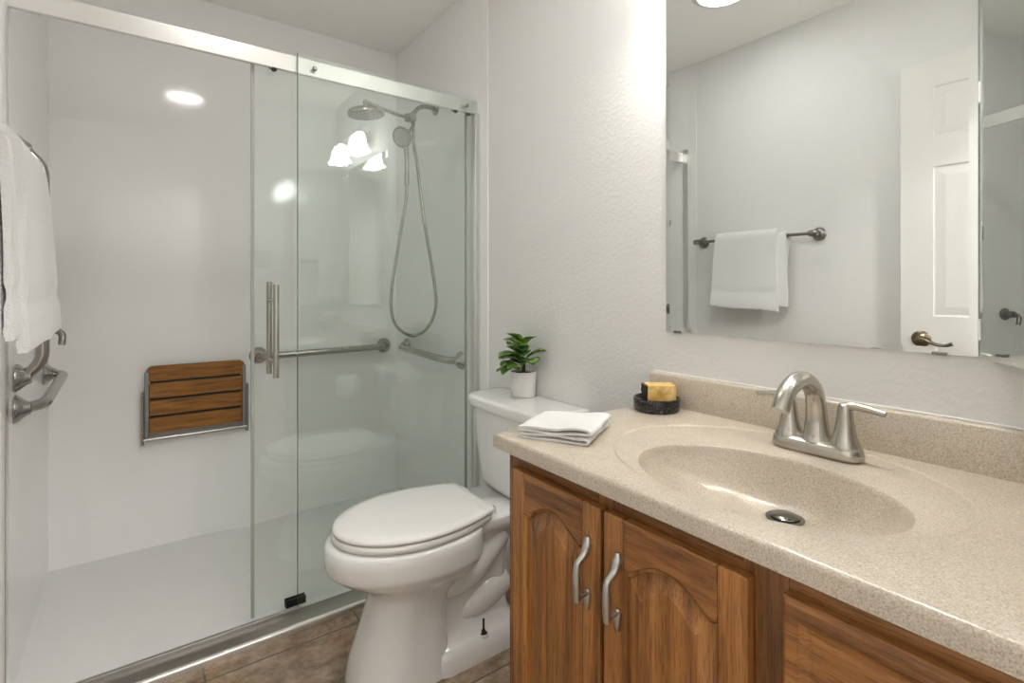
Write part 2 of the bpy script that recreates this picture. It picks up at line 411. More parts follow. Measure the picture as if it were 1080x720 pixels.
grab('short steel grab bar on right shower wall below the hose loop', (XR, 2.008, .806), (XR, 2.575, .82), (-1, 0, 0))
t_ = None
# ---------------------------------------------------------------- shower valve (left wall, behind the towel)
t = Thing('shower_valve', 'dark curved shower valve lever on left wall just past the towel', 'shower valve', (XL, 2.27, 0.995))
bm = bmesh.new(); lathe(bm, [(.032, .0005), (.032, .004), (.028, .008), (.018, .012), (.016, .045), (.001, .048)], (XL, 2.27, 0.995), (1, 0, 0), 36); t.part('escutcheon', bm, M['nickel_dark'])
bm = bmesh.new(); tube(bm, catmull([(XL + .040, 2.27, 0.995), (XL + .062, 2.262, .992), (XL + .080, 2.252, .978), (XL + .080, 2.245, .945)], 6), [.010, .010, .010, .010], 12); t.part('lever', bm, M['nickel_dark'])

# ---------------------------------------------------------------- folding shower seat
def seat():
    yb = YB; x0, x1, z0, z1 = .040, .425, .484, .798; yf = YB - .045
    t = Thing('folding_shower_seat', 'teak slatted shower seat folded up against back wall', 'shower seat', ((x0 + x1) / 2, yb, z0))
    gaps = .010; h = (z1 - z0 - .030 - 3 * gaps) / 4
    for i in range(4):
        a = z0 + .030 + i * (h + gaps); xa, xb = x0 + .016, x1 - .016
        bm = bmesh.new()
        if i == 3:
            o = rounded_rect(x0 + .004, x1 - .004, a, a + h, .028, 6)
            # square off the lower corners
            o = [(x, a if z < a + h * .5 and (z < a + .03) else z) for x, z in o]
            o = [(min(max(x, xa), xb) if z <= a + .001 else x, z) for x, z in o]
            loops_bridge(bm, [[(x, y, z) for x, z in o] for y in (yf, yf + .016)])
        else: box(bm, xa, xb, yf, yf + .016, a, a + h)
        t.part('slat', bm, M['teak'], bevel=.003)
    for xa, xb in ((x0, x0 + .016), (x1 - .016, x1)):
        t.part('side_frame', B(xa, xb, yf - .004, yf + .012, z0 + .004, z1 - .024), M['seatframe'], bevel=.003)
    bm = bmesh.new(); tube(bm, [(x0 - .004, yf, z0 + .004), (x1 + .004, yf, z0 + .004)], .009, 14); t.part('front_tube', bm, M['steel'])
    for xa in (x0 - .012, x1 + .002):
        bm = bmesh.new(); box(bm, xa, xa + .010, yf + .004, YB - .0005, z0 - .02, z0 + .20); t.part('wall_bracket', bm, M['seatframe'], bevel=.002)
    t.part('cross_brace', B(x0 + .016, x1 - .016, yf + .017, YB - .001, z0 + .012, z0 + .034), M['nickel_dark'], bevel=.001)
    t.part('back_plate', B(x0 + .02, x1 - .02, yf + .018, YB - .001, z0 + .05, z1 - .03), M['black'], smooth=0)
seat()

# ---------------------------------------------------------------- shower head with hand shower
def shower():
    Y = 2.248
    t = Thing('shower_fixture', 'brushed nickel shower arm with round rain head and hand shower on hose', 'shower head', (XR, Y, 1.995))
    bm = bmesh.new(); lathe(bm, [(.029, .0005), (.029, .004), (.022, .012), (.012, .014)], (XR, Y, 1.998), (-1, 0, 0), 28); t.part('wall_flange', bm, M['fixture'])
    bm = bmesh.new(); tube(bm, fillet([(XR, Y, 1.998), (1.11, Y, 2.002), (1.05, Y - .008, 1.935)], .045, 8), .0105, 14); t.part('shower_arm', bm, M['fixture'])
    bm = bmesh.new(); lathe(bm, [(.014, -.03), (.020, -.026), (.020, .018), (.016, .022)], (1.052, Y - .01, 1.928), (1, -.25, .1), 20); dv = t.part('diverter', bm, M['nickel_dark'])
    bm = bmesh.new(); lathe(bm, [(.017, -.004), (.019, 0), (.019, .018), (.001, .019)], (1.045, Y - .026, 1.925), (.1, -1, 0), 20); t.part('diverter_knob', bm, M['nickel_dark'], sub=dv)
    bm = bmesh.new(); tube(bm, catmull([(1.045, Y - .01, 1.925), (.97, Y - .01, 1.932), (.88, Y - .01, 1.948), (.827, Y - .01, 1.955)], 5), .0075, 12); t.part('extension_arm', bm, M['fixture'])
    bm = bmesh.new(); ax = (.10, 0, -1); c = (.832, Y - .01, 1.953)
    lathe(bm, [(.008, -.012), (.010, .012), (.016, .020), (.030, .028), (.074, .034), (.080, .042), (.080, .054), (.076, .058), (.001, .058)], c, ax, 40)
    hd = t.part('rain_head', bm, M['fixture'])
    bm = bmesh.new()
    for r_, n_ in ((.015, 6), (.032, 12), (.049, 18), (.066, 24)):
        for k in range(n_):
            a = 2 * PI * k / n_; A = Vector(ax).normalized(); p = Vector(c) + A * .058 + Vector((math.cos(a) * r_, math.sin(a) * r_, math.cos(a) * r_ * .10))
            lathe(bm, [(.0025, -.001), (.002, .002)], p, ax, 6)
    t.part('nozzles', bm, M['nickel_dark'], sub=hd)
    # hand shower hanging in a bracket below the diverter
    H = Vector((.982, Y - .065, 1.812)); n = Vector((-.78, -.42, -.42)).normalized()
    bm = bmesh.new(); lathe(bm, [(.012, -.032), (.030, -.024), (.045, -.010), (.049, 0), (.047, .006), (.001, .007)], H, n, 32)
    hs = t.part('hand_shower', bm, M['fixture'])
    bm = bmesh.new(); lathe(bm, [(.038, .006), (.036, .009), (.001, .0095)], H, n, 28); t.part('spray_face', bm, M['nickel_light'], sub=hs)
    bm = bmesh.new(); tube(bm, catmull([tuple(H - n * .018 + Vector((0, 0, -.02))), (1.005, Y - .06, 1.76), (1.010, Y - .055, 1.69), (1.010, Y - .055, 1.60)], 6), [.012, .012, .010, .011], 14)
    t.part('handle', bm, M['fixture'], sub=hs)
    bm = bmesh.new(); tube(bm, catmull([(1.05, Y - .015, 1.925), (1.055, Y - .03, 1.89), (1.03, Y - .05, 1.855), tuple(H - n * .025)], 5), .009, 12); t.part('bracket', bm, M['nickel_dark'])
    bm = bmesh.new()
    pts = catmull([(1.010, Y - .055, 1.60), (1.006, Y - .055, 1.53), (.975, Y - .05, 1.34), (.945, Y - .045, 1.15), (.940, Y - .045, 1.03), (.965, Y - .05, .955), (1.035, Y - .06, .912), (1.10, Y - .08, .945), (1.135, Y - .095, 1.03), (1.130, Y - .095, 1.15), (1.09, Y - .07, 1.45), (1.065, Y - .05, 1.70), (1.055, Y - .035, 1.80), (1.055, Y - .03, 1.90)], 14)
    n_ = len(pts); rr = [.0070 + (.0006 if i % 2 else 0) for i in range(n_)]
    tube(bm, pts, rr, 10); t.part('hose', bm, M['fixture'], smooth=60)
shower()

# ---------------------------------------------------------------- toilet
def toilet():
    cy = 1.455
    t = Thing('toilet', 'white two-piece toilet with elongated closed lid between vanity and shower', 'toilet', (.75, cy, 0))
    def sec(z, xf, xb, hw, pb=4.0, mid=.5, pf=2.0, n=48):
        xm = xf + (xb - xf) * mid; L = []
        for k in range(n):
            a = 2 * PI * k / n; cx, sy = math.cos(a), math.sin(a)
            p = pf if cx < 0 else pb; ax = (xm - xf) if cx < 0 else (xb - xm)
            # superellipse
            X = math.copysign(abs(cx) ** (2 / p), cx) * ax; Y = math.copysign(abs(sy) ** (2 / p), sy) * hw
            L.append((xm + X, cy + Y, z))
        return L
    bm = bmesh.new()
    S = [(0, .492, .768, .130), (.02, .495, .768, .128), (.06, .505, .767, .123), (.12, .528, .766, .115), (.17, .545, .766, .109), (.21, .556, .772, .108), (.240, .558, .785, .112),
         (.262, .548, .812, .122), (.282, .522, .845, .142), (.300, .486, .868, .163), (.316, .458, .880, .177), (.328, .444, .884, .183), (.334, .4365, .886, .1862), (.340, .433, .887, .1878), (.350, .4305, .887, .1885), (.38, .4275, .887, .189), (.402, .430, .886, .1875), (.409, .434, .885, .184), (.412, .442, .880, .178)]
    L = []
    for z, xf, xb, hw in S:
        k = min(1, max(0, (z - .22) / .09)); L.append(sec(z, xf, xb, hw, pb=5 - 2.2 * k, pf=2.35 - .35 * k, mid=.5 if z < .22 else .5 + .12 * k))
    loops_bridge(bm, L); body = t.part('bowl', bm, M['porcelain'], smooth=50)
    # rear base: low foot, narrower trapway body, deck under the tank
    bm = bmesh.new(); L = []
    for z, x0, x1, hw in ((0, .70, 1.03, .137), (.010, .70, 1.03, .137), (.040, .70, 1.03, .134), (.056, .70, 1.028, .127), (.066, .70, 1.02, .114), (.082, .70, 1.01, .092), (.11, .70, 1.005, .082), (.20, .70, 1.005, .074), (.28, .72, 1.01, .074), (.33, .74, 1.03, .085), (.362, .76, 1.10, .110), (.382, .78, 1.14, .125), (.410, .80, 1.155, .130), (.4155, .805, 1.15, .126)):
        L.append([(x, y, z) for x, y in rounded_rect(x0, x1, cy - hw, cy + hw, min(.055, hw * .6), 6)])
    loops_bridge(bm, L); t.part('rear_base', bm, M['porcelain'], smooth=50)
    for s in (-1, 1):
        bm = bmesh.new()
        tube(bm, catmull([(.76, cy + s * .060, .235), (.84, cy + s * .066, .245), (.91, cy + s * .066, .30), (.965, cy + s * .062, .345)], 8), [.045, .048, .048, .045], 18)
        tube(bm, catmull([(.80, cy + s * .030, .115), (.87, cy + s * .038, .135), (.93, cy + s * .040, .155), (1.0, cy + s * .03, .16)], 8), [.044, .056, .058, .045], 18)
        t.part('trapway', bm, M['porcelain'], smooth=60)
    for s in (-1, 1):
        p = (.875, cy + s * .112, .064)
        bm = bmesh.new(); lathe(bm, [(.013, 0), (.012, .003), (.007, .004), (.007, .010), (.0035, .011), (.0035, .045), (.001, .046)], p, (0, 0, 1), 14); t.part('floor_bolt', bm, M['bolt'])
        bm = bmesh.new(); lathe(bm, [(.016, -.006), (.016, .001), (.013, .002)], p, (0, 0, 1), 16); t.part('bolt_washer', bm, M['trimwhite'])
    # seat ring and lid
    def outline(x0, x1, hw, hb, n=56, d=0):
        """egg: pointed-round front at x0, squared back at x1; d = inset"""
        xm = x0 + (x1 - x0) * .52; out = []
        for k in range(n // 2 + 1):      # front half ellipse
            a = PI / 2 + PI * k / (n // 2); out.append((xm + (xm - x0 - d) * math.cos(a), cy + (hw - d) * math.sin(a)))
        m = 12                            # right side going back, corner, back edge, corner, left side
        r = .028
        def side(q): return hb + (hw - hb) * (1 - q * q)
        for k in range(1, m): q = k / m; out.append((xm + (x1 - r - xm) * q, cy - side(q) + d))
        for k in range(5): a = -PI / 2 + PI / 2 * k / 4; out.append((x1 - r - d + r * math.cos(a), cy - hb + r + d + r * math.sin(a)))
        for k in range(5): a = PI / 2 * k / 4; out.append((x1 - r - d + r * math.cos(a), cy + hb - r - d + r * math.sin(a)))
        for k in range(m - 1, 0, -1): q = k / m; out.append((xm + (x1 - r - xm) * q, cy + side(q) - d))
        return out
    def plate(name, x0, x1, hw, hb, prof, mat, sub=None):
        bm = bmesh.new(); loops_bridge(bm, [[(x, y, z) for x, y in outline(x0, x1, hw, hb, d=d)] for d, z in prof]); return t.part(name, bm, mat, sub=sub, smooth=50)
    plate('seat_gap_shade', .462, .88, .165, .125, [(.01, .4125), (.01, .4165)], M['gap'])  # dark sheet that paints the shaded gap between rim and seat
    plate('seat_ring', .450, .905, .179, .136, [(.004, .4165), (0, .421), (0, .430), (.004, .4355)], M['seatplastic'])
    ld = plate('lid', .452, .912, .178, .138, [(.012, .4355), (.010, .4385), (.003, .4388), (0, .442), (.0005, .448), (.006, .4525), (.03, .4555), (.08, .4575)], M['seatplastic'])
    for s in (-1, 1):
        bm = bmesh.new(); tube(bm, [(.918, cy + s * .075 - .022, .434), (.918, cy + s * .075 + .022, .434)], .011, 14); box(bm, .905, .935, cy + s * .075 - .015, cy + s * .075 + .015, .416, .434)
        t.part('hinge', bm, M['seatplastic'], sub=ld)
    # tank
    cyt = 1.441
    def tsec(z, xf, xb, hw, e=0):
        # bowed front with large front corner radii
        L = []; r = .070; n = 8; xf += e; xb -= e; hw -= e; r = min(r, (xb - xf) * .75)
        L += [(xb, cyt - hw, z)]
        for k in range(n + 1): a = -PI / 2 - PI / 2 * k / n; L.append((xf + r + r * math.cos(a), cyt - hw + r + r * math.sin(a), z))
        for q in (-.6, -.3, 0, .3, .6): L.append((xf - .010 * (1 - q * q), cyt + q * (hw - r) , z))
        for k in range(n + 1): a = PI - PI / 2 * k / n; L.append((xf + r + r * math.cos(a), cyt + hw - r + r * math.sin(a), z))
        L += [(xb, cyt + hw, z), (xb, cyt + hw * .5, z), (xb, cyt, z), (xb, cyt - hw * .5, z)]
        return L
    bm = bmesh.new()
    loops_bridge(bm, [tsec(.416, 1.045, 1.165, .175), tsec(.422, 1.035, 1.17, .193), tsec(.44, 1.028, 1.175, .201), tsec(.50, 1.022, 1.178, .208), tsec(.60, 1.016, 1.180, .218), tsec(.697, 1.012, 1.182, .227)])
    t.part('tank', bm, M['porcelain'], smooth=50)
    bm = bmesh.new()
    loops_bridge(bm, [tsec(.697, 1.008, 1.183, .231), tsec(.700, 1.000, 1.186, .241), tsec(.706, .997, 1.187, .244), tsec(.731, .996, 1.187, .244), tsec(.7365, .9985, 1.187, .2425), tsec(.7392, 1.003, 1.185, .239), tsec(.740, 1.02, 1.17, .22)])
    t.part('tank_lid', bm, M['porcelain'], smooth=50)
toilet()

# ---------------------------------------------------------------- potted plant on the tank
def plant():
    cx, cyy, z = 1.140, 1.487, .7402
    t = Thing('potted_plant', 'small leafy green plant in white pot on the toilet tank', 'potted plant', (cx, cyy, z))
    bm = bmesh.new(); lathe(bm, [(.037, 0), (.041, .002), (.0435, .010), (.0465, .088), (.0455, .091), (.043, .090), (.041, .078), (.001, .078)], (cx, cyy, z), seg=36); t.part('pot', bm, M['pot'])
    bm = bmesh.new(); lathe(bm, [(.0415, .078), (.030, .085), (.001, .086)], (cx, cyy, z), seg=24, cap0=False); t.part('soil', bm, M['soil'])
    bm = bmesh.new()
    st = [((0, 0, .07), (.004, -.004, .11), (-.006, .008, .175)), ((.006, .002, .07), (-.012, -.010, .10), (-.022, -.022, .145)), ((-.006, .0, .07), (.012, .012, .10), (.012, .030, .140))]
    for s in st: tube(bm, catmull([(cx + a, cyy + b, z + c) for a, b, c in s], 4), [.004, .003, .002], 8)
    t.part('stems', bm, M['stem'])
    bm = bmesh.new()
    def leaf(base, az, el, L, W, curl=.5):
        # az: horizontal direction, el: starting elevation; obovate leaf with folded midrib
        d = Vector((math.cos(az), math.sin(az), 0)); sd = Vector((-d.y, d.x, 0)); R = []; n = 9; p = Vector(base)
        for i in range(n + 1):
            s = i / n; e = el - curl * s * 1.6; step = L / n; p = p + (d * math.cos(e) + Vector((0, 0, 1)) * math.sin(e)) * step
            wdt = W * (math.sin(PI * min(1, s ** 1.35)) ** .8 if 0 < s < 1 else 0.02) + .0012
            nrm = (-d * math.sin(e) + Vector((0, 0, 1)) * math.cos(e))
            row = []
            for q in (-1, -.55, 0, .55, 1):
                row.append(p + sd * q * wdt * .5 + nrm * (abs(q) ** 1.3) * wdt * .18)
            R.append([bm.verts.new(v) for v in row])
        for a, b in zip(R[:-1], R[1:]):
            for j in range(4): bm.faces.new((a[j], a[j + 1], b[j + 1], b[j]))
    rnd = random.Random(11); G = 2.39996
    for (bx, by, bz), n, s0, lo in (((-.006, .008, .180), 9, .95, 0), ((-.022, -.022, .150), 8, 1.0, 0), ((.012, .030, .145), 8, 1.0, 0), ((-.004, 0, .125), 7, 1.1, 0)):
        for k in range(n):
            f_ = k / n; az = G * k + rnd.random() * .5 + n
            L = (.072 + .022 * (1 - f_)) * s0; el = .42 + .85 * f_ + rnd.uniform(-.12, .12)
            if cx + bx + math.cos(az) * L > 1.185: az = PI - az
            leaf((cx + bx, cyy + by, z + bz - .034 * (1 - f_)), az, el, L, (.050 + .010 * (1 - f_)), .40 + rnd.random() * .3)
    for v in bm.verts: v.co.x = min(v.co.x, 1.186)
    fo = t.part('foliage', bm, M['leaf'], smooth=60)
    fo.location.y = -.010; md = fo.modifiers.new('thickness', 'SOLIDIFY'); md.thickness = .0008
plant()

# ---------------------------------------------------------------- vanity cabinet
CF = .664                                        # face frame front
def cath(y0, y1, z0, zs, A, n=44):
    """closed outline (y,z): rectangle whose top edge is a cathedral arch"""
    pts = [(y0, z0), (y0 + (y1 - y0) * .25, z0), (y0 + (y1 - y0) * .5, z0), (y0 + (y1 - y0) * .75, z0), (y1, z0), (y1, z0 + (zs - z0) * .33), (y1, z0 + (zs - z0) * .66)]
    ym = (y0 + y1) / 2; hw = (y1 - y0) / 2
    for k in range(n + 1):
        y = y1 - (y1 - y0) * k / n; s = abs(y - ym) / hw
        if s > .84: b = 0
        else: b = math.cos(s / .84 * PI / 2) ** 1.0
        # small cusp at the shoulder
        b2 = max(0, 1 - abs(s - .90) / .10) * -.10
        pts.append((y, zs + A * b + A * b2))
    pts += [(y0, z0 + (zs - z0) * .66), (y0, z0 + (zs - z0) * .33)]
    return pts
def cab_door(t, ya, yb, z0, z1, handle_y, arch=True):
    """door between y=ya (right) and y=yb (left); front at CF-.019"""
    XF = CF - .0195; XB = CF - .0008; sw = .044; rw = .052
    bm = bmesh.new()
    # stiles
    box(bm, XF, XB, ya, ya + sw, z0, z1, 0); box(bm, XF, XB, yb - sw, yb, z0, z1, 0)
    box(bm, XF, XB, ya + sw, yb - sw, z0, z0 + rw, 1)
    zs = z1 - .082; A = .031
    op = cath(ya + sw, yb - sw, z0 + rw, zs, A)
    top = [p for p in op[7:7 + 45]]
    fr = [bm.verts.new((XF, y, z)) for y, z in top]; ft = [bm.verts.new((XF, y, z1)) for y, z in top]
    br = [bm.verts.new((XB, y, z)) for y, z in top]; bt = [bm.verts.new((XB, y, z1)) for y, z in top]
    for i in range(44):
        for q in ((fr[i], fr[i + 1], ft[i + 1], ft[i]), (br[i], bt[i], bt[i + 1], br[i + 1]), (fr[i], br[i], br[i + 1], fr[i + 1]), (ft[i], ft[i + 1], bt[i + 1], bt[i])):
            f = bm.faces.new(q); f.material_index = 1
    for i in (0, 44):
        f = bm.faces.new((fr[i], ft[i], bt[i], br[i])); f.material_index = 1
    d = t.part('door', bm, [M['oak_v'], M['oak_h']], bevel=.0035, smooth=35)
    # raised panel
    bm = bmesh.new(); L = []
    for ins, dx, aa in ((-.004, .0085, A), (.002, .0085, A), (.006, .0078, A), (.030, .0022, A * .95), (.0315, .0012, A * .95), (.034, .0012, A * .94)):
        L.append([(XF + dx, y, z) for y, z in cath(ya + sw + ins, yb - sw - ins, z0 + rw + ins, zs - ins, aa)])
    loops_bridge(bm, L, cap0=False); t.part('panel', bm, M['oak_v'], sub=d, smooth=30)
    # bead running round the opening
    bm = bmesh.new(); loop = [Vector((XF + .003, y, z)) for y, z in cath(ya + sw, yb - sw, z0 + rw, zs, A)]
    L = []
    for ins, dx in ((-.0015, -.0004), (.002, .0002), (.0045, .003), (.0055, .009)):
        L.append([(XF + dx, y, z) for y, z in cath(ya + sw + ins, yb - sw - ins, z0 + rw + ins, zs - ins, A)])
    loops_bridge(bm, L, cap0=False, cap1=False); t.part('moulding', bm, M['oak_v'], sub=d, smooth=50)
    handle(t, d, XF, handle_y, .570, .698)
def handle(t, d, XF, y, z0, z1):
    # pewter pull: leaf-shaped foot plates joined by a bowed grip
    bm = bmesh.new(); zm = (z0 + z1) / 2
    pts = catmull([(XF - .002, y, z1), (XF - .004, y, z1 - .016), (XF - .012, y, z1 - .030), (XF - .026, y, z1 - .040), (XF - .0285, y, z1 - .050), (XF - .029, y, zm - .006), (XF - .028, y, z0 + .030), (XF - .027, y, z0 + .024)], 6)
    tube(bm, pts, [.0040, .0085, .0070, .0058, .0058, .0066, .0072, .0062, .0066], 14)
    tube(bm, catmull([(XF - .027, y, z0 + .027), (XF - .014, y, z0 + .029), (XF - .001, y, z0 + .030)], 4), [.0052, .0042, .0060], 12)
    tube(bm, catmull([(XF - .002, y, z0 + .036), (XF - .003, y, z0 + .026), (XF - .003, y, z0 + .012), (XF - .002, y, z0)], 5), [.0035, .0070, .0058, .0025], 12)
    t.part('handle', bm, M['chrome_soft'], sub=d, label='pewter curved pull')
M['chrome_soft'] = simple('satin_pewter', (.50, .49, .47), .30, 1)
def cabinet():
    t = Thing('vanity_cabinet', 'oak vanity cabinet with arched panel doors under the sink counter', 'cabinet', (.92, .45, 0))
    y1 = .915; y0 = YF + .002
    bm = bmesh.new(); box(bm, CF + .019, XR - .001, y1 - .016, y1, .0, .782); box(bm, CF + .019, XR - .001, y0, y0 + .016, 0, .782)
    box(bm, CF + .019, XR - .001, y0 + .016, y1 - .016, .09, .105); box(bm, CF + .07, CF + .085, y0 + .016, y1 - .016, 0, .09)
    t.part('carcass', bm, M['oak_stile'], smooth=0)
    bm = bmesh.new()
    for a, b in ((y1 - .032, y1), (.596, .646), (.318, .378), (y0, y0 + .03)): box(bm, CF, CF + .019, a, b, .09, .7825, 1)
    ys = [y0 + .03, 0.318, 0.378, .596, .646, y1 - .032]
    for a, b in ((ys[0], ys[1]), (ys[2], ys[3]), (ys[4], ys[5])):
        box(bm, CF, CF + .019, a, b, .742, .7825, 0); box(bm, CF, CF + .019, a, b, .09, .13, 0)
    t.part('face_frame', bm, [M['oak_frame'], M['oak_stile']], smooth=0, bevel=.001)
    cab_door(t, .6255, .884, .115, .754, .6525)
    cab_door(t, .362, .6175, .115, .754, .583)
    # drawer fronts to the right
    for z0, z1 in ((.598, .754), (.36, .588), (.115, .350)):
        XF = CF - .0195; bm = bmesh.new(); ya, yb = y0 + .006, .320
        L = []
        for ins, dx in ((0, .018), (0, .006), (.006, .0), (.020, .0), (.0215, .0016), (.034, .0045), (.0355, .0030), (.037, .0030)):
            L.append([(XF + dx, y, z) for y, z in ((ya + ins, z0 + ins), (yb - ins, z0 + ins), (yb - ins, z1 - ins), (ya + ins, z1 - ins))])
        loops_bridge(bm, L); dr = t.part('drawer_front', bm, M['oak_h'], smooth=0, bevel=.0015)
cabinet()

# ---------------------------------------------------------------- vanity top with integral sink
ZT = .813
def vanity_top():
    t = Thing('countertop', 'speckled beige countertop with integral oval sink and backsplash', 'countertop', (.91, .46, ZT - .03))
    X0, X1, Y0, Y1 = .639, XR - .0005, YF + .001, .943
    n = 144; bc = (.845, .460); rc = (.920, .486); dc = (.924, .450)
    base = [2 * PI * k / n for k in range(n)]
    corner = [math.atan2(y - .46, x - .88) % (2 * PI) for x in (X0, X1) for y in (Y0, Y1)]
    ang = sorted(base + corner)
    def rect(ins, z):
        out = []
        for a in ang:
            cx, sy = math.cos(a), math.sin(a); x0, x1, y0, y1 = X0 + ins, X1 - ins * 0, Y0, Y1 - ins
            tt = min(((x1 if cx > 0 else x0) - .88) / cx if abs(cx) > 1e-9 else 9, ((y1 if sy > 0 else y0) - .46) / sy if abs(sy) > 1e-9 else 9)
            out.append((.88 + cx * tt, .46 + sy * tt, z))
        return out
    def ell(c, a, b, z): return [(c[0] + a * math.cos(q), c[1] + b * math.sin(q), z) for q in ang]
    L = [rect(.02, ZT - .030), rect(.0, ZT - .030), rect(0, ZT - .008), rect(.0012, ZT - .0042), rect(.004, ZT - .0012), rect(.008, ZT)]
    L += [ell(rc, .2340, .2950, ZT), ell(rc, .2320, .2930, ZT - .0006), ell(rc, .2285, .2895, ZT - .0026), ell(rc, .2255, .2865, ZT - .0030)]
    L += [ell(bc, .1545, .2185, ZT - .0030), ell(bc, .1520, .2160, ZT - .0038), ell(bc, .1500, .2140, ZT - .0065), ell(bc, .1488, .2128, ZT - .011)]
    K = 16
    for k in range(1, K + 1):
        s = k / K; rho = 1 - s * .86; dep = .011 + (.087 - .011) * (1 - rho ** 4.2) ** .8; e = s ** 1.3
        c = (bc[0] + (dc[0] - bc[0]) * e, bc[1] + (dc[1] - bc[1]) * e)
        L.append(ell(c, .1488 * rho, .2128 * rho if rho > .3 else .2128 * rho * (1 - (.3 - rho) * 1.6), ZT - dep))
    bm = bmesh.new(); loops_bridge(bm, L, cap0=False); t.part('counter', bm, M['counter'], smooth=35)
    bm = bmesh.new(); pr = [(XR - .0005, ZT - .001), (XR - .0005, .897), (XR - .017, .897), (XR - .0195, .8955), (XR - .021, .892), (XR - .0215, ZT - .001)]
    loops_bridge(bm, [[(x, y, z) for x, z in pr] for y in (YF + .001, .943)]); t.part('backsplash', bm, M['counter'], smooth=50)
    zd = ZT - .0868
    bm = bmesh.new(); lathe(bm, [(.022, .0), (.031, .0015), (.031, .003), (.026, .0045), (.022, .003)], (dc[0], dc[1], zd), (0, 0, 1), 36)
    lathe(bm, [(.021, -.004), (.0235, .0045), (.0235, .0065), (.019, .0085), (.001, .0100)], (dc[0], dc[1], zd), (0, 0, 1), 32)
    t.part('drain', bm, M['drain'], label='round chrome pop-up drain')
    bm = bmesh.new(); tube(bm, catmull([(XR - .001, -.02, .8985), (XR - .001, .943, .8985)], 2), .0022, 8); t.part('caulk', bm, M['trimwhite'])
vanity_top()

# ---------------------------------------------------------------- faucet
def faucet():
    X, Y = 1.080, .466
    t = Thing('faucet', 'brushed nickel two-handle arched faucet behind the sink', 'faucet', (X, Y, ZT))
    def ov(hx, hy, z, n=12):
        r = hx * .98; return [(x + X, y + Y, z) for x, y in rounded_rect(-hx, hx, -hy, hy, r, n)]
    bm = bmesh.new(); loops_bridge(bm, [ov(.0275, .0815, ZT + .0003), ov(.0285, .0825, ZT + .003), ov(.028, .082, ZT + .010), ov(.0265, .080, ZT + .018), ov(.0225, .076, ZT + .0235), ov(.018, .070, ZT + .025)])
    t.part('base_plate', bm, M['nickel'])
    # gooseneck spout that tapers towards the outlet
    z0 = ZT + .024
    pts = catmull([(X + .002, Y, z0), (X + .002, Y, z0 + .040), (X - .004, Y, z0 + .080), (X - .022, Y, z0 + .106), (X - .058, Y, z0 + .121), (X - .096, Y, z0 + .116), (X - .125, Y, z0 + .098), (X - .140, Y, z0 + .074)], 8)
    bm = bmesh.new(); tube(bm, pts, [.025, .0195, .0175, .0168, .0165, .0162, .0158, .0150], 24, flat=1.0); sp = t.part('spout', bm, M['nickel'], smooth=60)
    bm = bmesh.new(); lathe(bm, [(.029, -.002), (.0275, .004), (.0245, .010)], (X + .002, Y, z0), (0, 0, 1), 28); t.part('spout_collar', bm, M['nickel'], sub=sp)
    for s in (-1, 1):
        yc = Y + s * .051
        bm = bmesh.new(); lathe(bm, [(.0262, -.002), (.0255, .006), (.0225, .014), (.0195, .022), (.0165, .036), (.0142, .052), (.0130, .066), (.0122, .076), (.0095, .0815), (.001, .083)], (X, yc, z0 - .004), (0, 0, 1), 28)
        hb = t.part('handle_body', bm, M['nickel'], smooth=60)
        bm = bmesh.new(); zz = z0 + .072
        tube(bm, catmull([(X, yc - s * .002, zz - .012), (X, yc + s * .004, zz), (X - .001, yc + s * .018, zz + .0035), (X - .002, yc + s * .045, zz + .001), (X - .003, yc + s * .066, zz - .002)], 6), [.010, .0095, .0075, .0060, .0052], 14)
        t.part('lever', bm, M['nickel'], sub=hb, smooth=60)
    bm = bmesh.new(); tube(bm, [(X + .026, Y, ZT + .02), (X + .026, Y, ZT + .06)], .0025, 8); lathe(bm, [(.004, 0), (.0055, .004), (.001, .010)], (X + .026, Y, ZT + .058), (0, 0, 1), 12); t.part('lift_rod', bm, M['nickel'])
faucet()

# ---------------------------------------------------------------- soap dish and soap
cx, cy = 1.105, .869
bm = bmesh.new(); lathe(bm, [(.053, 0), (.057, .002), (.059, .006), (.059, .032), (.0575, .034), (.0535, .034), (.052, .032), (.050, .015), (.001, .0135)], (cx, cy, ZT + .0003), seg=44)
single('soap_dish', 'round black granite soap dish at the end of the backsplash', 'soap dish', (cx, cy, ZT + .0003), bm, M['granite'])
def soap():
    base = Vector((1.106, .867, ZT + .0142))
    t = Thing('soap_bar', 'chunky honey-coloured soap block with dark herb crust in black dish', 'soap', base)
    R = Matrix.Rotation(math.radians(-36), 3, 'Z')     # local +x -> width seen from the camera
    rnd = random.Random(3)
    def blk(x0, x1, y0, y1, z0, z1, jit, n=5):
        bm = bmesh.new(); box(bm, x0, x1, y0, y1, z0, z1); bmesh.ops.subdivide_edges(bm, edges=bm.edges, cuts=n, use_grid_fill=True)
        for v in bm.verts:
            v.co += Vector((rnd.uniform(-1, 1), rnd.uniform(-1, 1), rnd.uniform(-1, 1))) * jit
            v.co = R @ v.co + base
        return bm
    t.part('soap_block', blk(-.031, .042, -.025, .025, 0, .054, .0006), M['soap'], bevel=.002)
    t.part('herb_crust', blk(-.0365, -.0312, -.022, .022, .004, .052, .0022), M['herb'], smooth=60)
soap()

